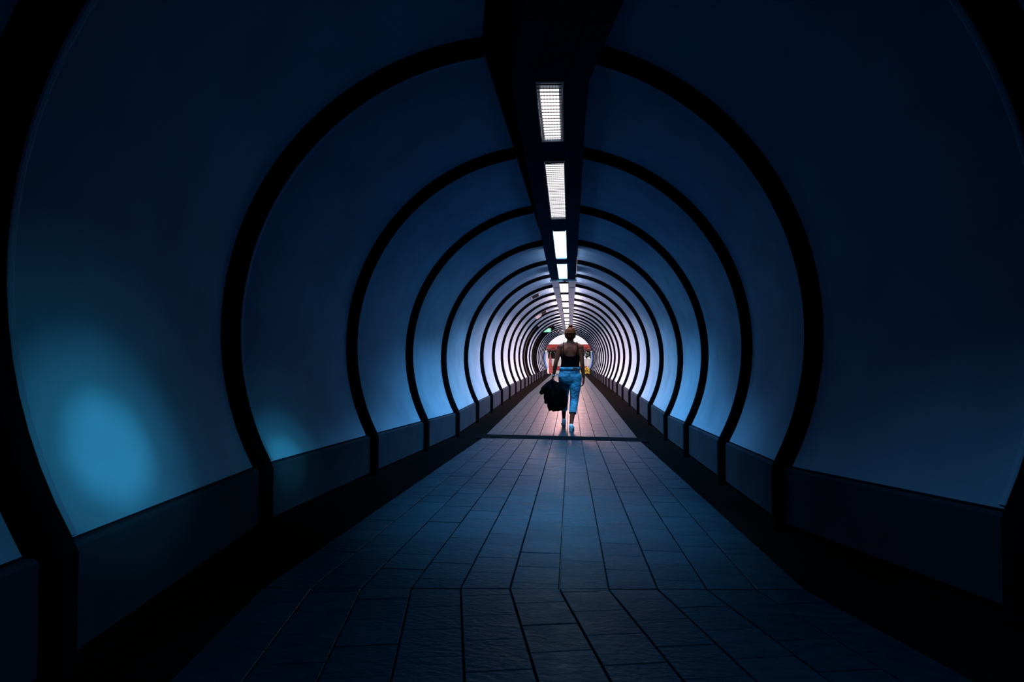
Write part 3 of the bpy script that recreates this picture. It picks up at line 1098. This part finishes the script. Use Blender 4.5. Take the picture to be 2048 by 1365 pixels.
# shoulder blades, shoulders
limb(bm, [(Vector((-0.07, 0, 1.345)), 0.045), (SHL, 0.052)])
limb(bm, [(Vector((0.07, 0, 1.345)), 0.045), (SHR, 0.052)])
for s in (-1, 1):
    add_ball(bm, (s * 0.075, -0.058, 1.24), (0.055, 0.036, 0.085), rot=Matrix.Rotation(s * R_(-12), 3, 'Y'))
limb(bm, [(SHL, 0.050), (SHL.lerp(ELL, 0.4), 0.043), (ELL, 0.034), (ELL.lerp(WRL, 0.3), 0.036), (WRL, 0.024)])
limb(bm, [(SHR, 0.050), (SHR.lerp(ELR, 0.4), 0.043), (ELR, 0.034), (ELR.lerp(WRR, 0.3), 0.036), (WRR, 0.024)])
# legs
for hip, kn, an in ((HIPL, KNL, ANL), (HIPR, KNR, ANR)):
    limb(bm, [(hip, 0.088), (hip.lerp(kn, 0.5), 0.075), (kn, 0.054)])
    back = Vector((0, -0.02, 0))
    limb(bm, [(kn, 0.052), (kn.lerp(an, 0.3) + back, 0.055), (kn.lerp(an, 0.65) + back * 0.5, 0.040), (an, 0.030)])
# feet: left flat ahead, right pushing off behind
limb(bm, [(ANL, 0.03), (ANL + Vector((0, -0.03, -0.06)), 0.032)])
limb(bm, [(ANL + Vector((0, -0.03, -0.075)), 0.03), (ANL + Vector((0.0, 0.13, -0.085)), 0.028)])
limb(bm, [(ANR, 0.03), (ANR + Vector((0, -0.02, -0.06)), 0.031)])
limb(bm, [(ANR + Vector((0, -0.02, -0.07)), 0.03), (ANR + Vector((0.0, 0.14, -0.075)), 0.028)])
# head with face (looks away down the tunnel)
HC = Vector((0.0, 0.03, 1.515))
add_ball(bm, HC + Vector((0, -0.012, 0.02)), (0.076, 0.090, 0.092), 20, 14)
add_ball(bm, HC + Vector((0, 0.022, -0.045)), (0.060, 0.068, 0.075), 18, 12)
add_cone(bm, HC + Vector((0, 0.088, 0.012)), 0.010, HC + Vector((0, 0.102, -0.018)), 0.014, 10)
for s in (-1, 1):
    add_ball(bm, HC + Vector((s * 0.079, -0.008, -0.012)), (0.011, 0.020, 0.031), 12, 8, rot=Matrix.Rotation(s * R_(-12), 3, 'Z'))
    add_ball(bm, HC + Vector((s * 0.036, 0.064, -0.024)), (0.022, 0.016, 0.018), 10, 8)
add_ball(bm, HC + Vector((0, 0.078, -0.094)), (0.020, 0.016, 0.016), 10, 8)


# hands: palm and five bent fingers
def hand(bm, wr, dirv, outv, curl, side):
    """dirv: down the hand, outv: away from the palm's back; side: +1 thumb toward +across"""
    d = Vector(dirv).normalized()
    o = Vector(outv); o = (o - d * o.dot(d)).normalized()
    ac = d.cross(o) * side
    palm_end = wr + d * 0.085
    for f in (-0.022, 0, 0.022):
        limb(bm, [(wr + ac * f * 0.5, 0.016), (wr + d * 0.045 + ac * f, 0.0145), (palm_end + ac * f, 0.0125)], 10)
    for f, L in ((-0.030, 0.058), (-0.010, 0.070), (0.010, 0.074), (0.030, 0.066)):
        p = palm_end + ac * f
        ang = 0.0
        pts = [(p, 0.0105)]
        for seg, fr in enumerate((0.45, 0.32, 0.25)):
            ang += curl * (1.0 if seg else 0.7)
            dd = d * math.cos(ang) + o * math.sin(ang)
            p = p + dd * (L * fr)
            pts.append((p, 0.0098 - 0.0009 * (seg + 1)))
        limb(bm, pts, 10)
    th0 = wr + d * 0.028 + ac * 0.022
    th1 = th0 + d * 0.030 + ac * 0.026 + o * 0.012
    th2 = th1 + d * 0.028 + ac * 0.004 + o * 0.018 * (1 + curl)
    limb(bm, [(th0, 0.0125), (th1, 0.0105), (th2, 0.0085)], 10)


hand(bm, WRR, (-0.02, 0.12, -1.0), (-1, 0.25, 0), 0.38, 1)
hand(bm, WRL, (-0.30, 0.10, -0.9), (1, 0.2, -0.3), 1.15, -1)
body = bm_obj('body', bm, M['skin'], person, True)
remeshed(body, 0.0055, 5, 0.5)
for s in (-1, 1):
    bm = bmesh.new(); add_ball(bm, HC + Vector((s * 0.030, 0.083, 0.004)), (0.013, 0.008, 0.008), 12, 8); bm_obj('eye', bm, M['eye'], person, True)
bm = bmesh.new(); add_ball(bm, HC + Vector((0, 0.089, -0.060)), (0.022, 0.008, 0.007), 12, 8); bm_obj('mouth', bm, M['lip'], person, True)

# hair gathered up into a bun
bm = bmesh.new()
add_ball(bm, HC + Vector((0, -0.024, 0.024)), (0.088, 0.096, 0.094), 24, 16)
add_ball(bm, HC + Vector((0, -0.030, -0.030)), (0.074, 0.074, 0.075), 20, 14)
add_ball(bm, HC + Vector((0, -0.036, -0.075)), (0.046, 0.044, 0.05), 16, 10)
rr = random.Random(3)
for k in range(22):                       # combed strands running up to the bun
    a = -math.pi + math.pi * 1.0 * k / 21
    x, y = math.cos(a), math.sin(a)
    p0 = HC + Vector((x * 0.078, -0.024 + y * 0.082, -0.055))
    p1 = HC + Vector((x * 0.089, -0.024 + y * 0.096, 0.02))
    p2 = HC + Vector((x * 0.062, -0.024 + y * 0.066, 0.085))
    limb(bm, [(p0, 0.006), (p1, 0.008), (p2, 0.007)], 6)
hair = bm_obj('hair', bm, M['hair'], person, True)
remeshed(hair, 0.005, 2, 0.5)
bm = bmesh.new()
BC = HC + Vector((0.006, -0.03, 0.128))
for k in range(9):
    a = k * 0.7
    add_ball(bm, BC + Vector((0.020 * math.cos(a), 0.016 * math.sin(a), 0.013 * math.sin(a * 1.7))), (0.020, 0.020, 0.016), 10, 8)
for (x, z) in ((-0.036, 0.022), (0.03, 0.03), (0.038, -0.008), (-0.03, -0.012)):
    limb(bm, [(BC, 0.010), (BC + Vector((x, 0, z)), 0.006)], 6)
bun = bm_obj('hair_bun', bm, M['hair'], hair, True)
remeshed(bun, 0.0045, 1, 0.5)

# black strappy top: sleeve of cloth over the torso, open at neck
bm = bmesh.new()
n = 40
rings = []
def torso_at(z):
    for a, b in zip(TORSO[:-1], TORSO[1:]):
        if a[0] <= z <= b[0]:
            f = (z - a[0]) / (b[0] - a[0])
            return [a[i] + (b[i] - a[i]) * f for i in range(5)]
rows = []
for zi in range(13):
    f = zi / 12
    row = []
    for i in range(n):
        an = 2 * math.pi * i / n
        cx_, sy_ = math.cos(an), math.sin(an)
        zt = 1.185 - 0.03 * abs(sy_) + (0.035 if sy_ > 0 else 0) + 0.028 * math.exp(-((abs(cx_) - 0.62) / 0.16) ** 2)
        z = 0.955 + (zt - 0.955) * f
        T = torso_at(z)
        g = 0.010 + 0.004 * math.sin(5 * an + z * 30) * (1 - f)
        blade = 0.030 * max(0, -sy_) * max(0, min(1, (z - 1.12) / 0.06)) 
        row.append(bm.verts.new((T[1] + (T[3] + g) * cx_, T[2] + (T[4] + g + blade * 0.8) * sy_, z)))
    rows.append(row)
for a, b in zip(rows[:-1], rows[1:]):
    for i in range(n):
        bm.faces.new((a[i], a[(i + 1) % n], b[(i + 1) % n], b[i]))
top = bm_obj('tank_top', bm, M['top'], person, True)
sol = top.modifiers.new('cloth', 'SOLIDIFY'); sol.thickness = 0.004; sol.offset = 1
sb = top.modifiers.new('soft', 'SUBSURF'); sb.levels = 1; sb.render_levels = 1
for s in (-1, 1):
    tube('strap', [(s * 0.100, -0.098, 1.185), (s * 0.108, -0.095, 1.25), (s * 0.112, -0.072, 1.32), (s * 0.108, -0.03, 1.388), (s * 0.105, 0.02, 1.385), (s * 0.10, 0.075, 1.32), (s * 0.095, 0.108, 1.20)], 0.0055, M['top'], top)

# jeans: turned up below the knee
bm = bmesh.new()
add_loft(bm, [(z, cx_, cy_, rx + 0.012, ry + 0.012) for (z, cx_, cy_, rx, ry) in TORSO[:4]] + [(0.985, -0.003, 0.0, 0.156, 0.106)])
for s, hip in ((-1, HIPL), (1, HIPR)):     # seat
    add_ball(bm, (hip.x * 0.9, -0.055, 0.815), (0.082, 0.075, 0.085))
CUFL, CUFR = KNL.lerp(ANL, 0.50), KNR.lerp(ANR, 0.50)
for hip, kn, cuf, side in ((HIPL, KNL, CUFL, -1), (HIPR, KNR, CUFR, 1)):
    bk = Vector((0, -0.012, 0))
    limb(bm, [(hip + Vector((0, 0, 0.02)), 0.100), (hip.lerp(kn, 0.35), 0.094), (hip.lerp(kn, 0.7), 0.080), (kn, 0.070), (kn.lerp(cuf, 0.5) + bk, 0.067)], 18)
    d = (cuf - kn).normalized()
    q = Vector((0, 0, 1)).rotation_difference(d).to_matrix()
    k = bmesh.ops.create_cone(bm, cap_ends=True, segments=20, radius1=0.066, radius2=0.060, depth=0.16)['verts']
    bmesh.ops.rotate(bm, cent=(0, 0, 0), matrix=q, verts=k)
    bmesh.ops.translate(bm, vec=cuf - d * 0.05 + bk, verts=k)
    # slanting creases of the cloth
    rr = random.Random(11 + side)
    for c in range(13):
        f = rr.uniform(0.12, 1.75)
        pc = hip.lerp(kn, f) if f < 1 else kn.lerp(cuf, f - 1)
        r = 0.098 - 0.030 * min(f, 1.2)
        a0 = rr.uniform(-2.7, -1.6); a1 = a0 + rr.uniform(0.7, 1.3)
        pts = []
        for m_ in range(5):
            a = a0 + (a1 - a0) * m_ / 4
            pts.append((pc + Vector((r * math.cos(a), r * math.sin(a), (m_ - 2) * 0.016 * (1 if c % 2 else -1))), 0.006 + 0.004 * math.sin(math.pi * m_ / 4)))
        limb(bm, pts, 6)
jeans = bm_obj('jeans', bm, M['jeans'], person, True)
remeshed(jeans, 0.006, 3, 0.5)
# waistband, seams, pockets
verts, faces = [], []
n = 36
for (z, g) in ((0.935, 0.016), (0.935, 0.024), (0.985, 0.024), (0.985, 0.014)):
    T = torso_at(z)
    for i in range(n):
        an = 2 * math.pi * i / n
        verts.append((T[1] + (T[3] + g) * math.cos(an), T[2] + (T[4] + g) * math.sin(an), z))
for j_ in range(4):
    for i in range(n):
        faces.append((j_ * n + i, j_ * n + (i + 1) % n, ((j_ + 1) % 4) * n + (i + 1) % n, ((j_ + 1) % 4) * n + i))
mesh_obj('waistband', verts, faces, M['jeans'], jeans, True)
tube('seat_seam', [(-0.012, -0.135, 0.925), (-0.012, -0.142, 0.87), (-0.006, -0.128, 0.80), (0.0, -0.09, 0.74)], 0.0035, M['jeans_seam'], jeans, 6)
tube('yoke_seam', [(-0.15, -0.075, 0.915), (-0.09, -0.122, 0.90), (-0.012, -0.138, 0.885), (0.07, -0.125, 0.90), (0.135, -0.08, 0.915)], 0.003, M['jeans_seam'], jeans, 6)
box_obj('waist_patch', (0.075, -0.118, 0.96), (0.075, 0.014, 0.042), M['leather'], jeans, 0.003, Matrix.Rotation(R_(14), 3, 'Z'))

# sneakers
def sneaker(an, yaw, pitch):
    root = bmesh.new()
    R3 = Matrix.Rotation(yaw, 3, 'Z') @ Matrix.Rotation(pitch, 3, 'X')
    def P(x, y, z): return an + R3 @ Vector((x, y, z))
    add = root
    limb(add, [(P(0, -0.030, -0.030), 0.036), (P(0, -0.028, -0.062), 0.037)], 14)
    limb(add, [(P(0, -0.026, -0.066), 0.036), (P(0.004, 0.05, -0.062), 0.038), (P(0.006, 0.13, -0.074), 0.034), (P(0.004, 0.168, -0.08), 0.026)], 14)
    o = bm_obj('sneaker', root, M['shoe'], person, True)
    remeshed(o, 0.005, 3, 0.5)
    bm = bmesh.new()
    n = 22
    lo, hi = [], []
    for i in range(n):
        a = 2 * math.pi * i / n
        y = 0.066 + 0.135 * math.sin(a)
        w = 0.043 * math.cos(a) * (0.92 + 0.12 * math.sin(a))
        lo.append(bm.verts.new(P(w, y, -0.105))); hi.append(bm.verts.new(P(w * 1.02, y, -0.082)))
    for i in range(n):
        bm.faces.new((lo[i], lo[(i + 1) % n], hi[(i + 1) % n], hi[i]))
    bm.faces.new(lo[::-1]); bm.faces.new(hi)
    bm_obj('sole', bm, M['sole'], o)
    for k in range(3):
        tube('lace', [P(-0.022, 0.045 + k * 0.02, -0.028 - k * 0.008), P(0, 0.05 + k * 0.02, -0.021 - k * 0.008), P(0.024, 0.045 + k * 0.02, -0.028 - k * 0.008)], 0.003, M['sole'], o, 6)


sneaker(ANL + Vector((0, 0, -0.010)), R_(6), 0.0)
sneaker(ANR + Vector((0, 0, 0.0)), R_(-4), 0.0)
# bracelet on the left wrist
d = (WRL - ELL).normalized()
q = Vector((0, 0, 1)).rotation_difference(d).to_matrix()
tube('bracelet', [WRL - d * 0.015 + q @ Vector((0.029 * math.cos(a * 0.4189), 0.029 * math.sin(a * 0.4189), 0)) for a in range(16)], 0.006, M['silver'], person)
tag(person, 'person seen from behind walking away in black strappy top and blue cropped jeans', 'person')

# black jacket hanging from the left hand
HL = WRL + Vector((-0.030, 0.01, -0.095))
jk = empty('jacket', (PX + HL.x, PY + HL.y, 0.28))
def J(x, z, y=0.0):      # person space -> jacket space
    y -= 0.10 * max(0.0, min(1.0, (0.74 - z) / 0.12))       # hangs clear of the leg
    return Vector((x - HL.x, y - HL.y, z - 0.28))
bm = bmesh.new()
by = -0.02
folds = [
    [((-0.30, 0.77), 0.022), ((-0.31, 0.70), 0.05), ((-0.29, 0.55), 0.075), ((-0.27, 0.42), 0.078), ((-0.26, 0.33), 0.055)],
    [((-0.30, 0.77), 0.022), ((-0.36, 0.70), 0.045), ((-0.42, 0.635), 0.05), ((-0.435, 0.60), 0.036)],
    [((-0.31, 0.74), 0.03), ((-0.36, 0.62), 0.06), ((-0.375, 0.50), 0.055), ((-0.36, 0.44), 0.05)],
    [((-0.29, 0.75), 0.03), ((-0.21, 0.70), 0.05), ((-0.16, 0.60), 0.06), ((-0.15, 0.45), 0.062), ((-0.165, 0.36), 0.045)],
    [((-0.25, 0.70), 0.05), ((-0.22, 0.55), 0.085), ((-0.21, 0.42), 0.08), ((-0.22, 0.345), 0.055)],
    [((-0.36, 0.50), 0.045), ((-0.385, 0.44), 0.035), ((-0.395, 0.415), 0.02)],
    [((-0.33, 0.46), 0.05), ((-0.325, 0.36), 0.045), ((-0.33, 0.305), 0.022)],
    [((-0.26, 0.40), 0.05), ((-0.25, 0.32), 0.035), ((-0.20, 0.31), 0.028), ((-0.13, 0.33), 0.025)],
    [((-0.20, 0.70), 0.03), ((-0.12, 0.60), 0.05), ((-0.09, 0.45), 0.05), ((-0.10, 0.36), 0.035)],
]
for fi, fold in enumerate(folds):
    yy = [by, by - 0.05, by + 0.03, by - 0.04, by - 0.03, by + 0.01, by, by - 0.02, by - 0.03][fi]
    limb(bm, [(J(p[0], p[1], yy), r) for p, r in fold], 14)
rr = random.Random(5)
for _ in range(16):           # ridges of cloth
    x = rr.uniform(-0.38, -0.14); z = rr.uniform(0.42, 0.66)
    limb(bm, [(J(x * 0.7 - 0.09, z + 0.1, by - 0.09), 0.008), (J(x, z, by - 0.10), 0.014), (J(x + rr.uniform(-0.02, 0.02), z - 0.12, by - 0.08), 0.008)], 8)
jacket = bm_obj('cloth', bm, M['jacket'], jk, True)
remeshed(jacket, 0.007, 3, 0.5)
bm = bmesh.new()
limb(bm, [(J(-0.43, 0.61, by - 0.05), 0.040), (J(-0.455, 0.585, by - 0.05), 0.038)], 14)
o = bm_obj('sleeve_cuff', bm, M['jacket'], jk, True); remeshed(o, 0.007, 2, 0.5)
tube('collar', [J(-0.30, 0.775, by - 0.03), J(-0.335, 0.745, by - 0.05), J(-0.37, 0.70, by - 0.06), J(-0.40, 0.66, by - 0.06)], 0.014, M['jacket'], jk)
tag(jk, 'black jacket hanging from the left hand of the walking person', 'jacket')
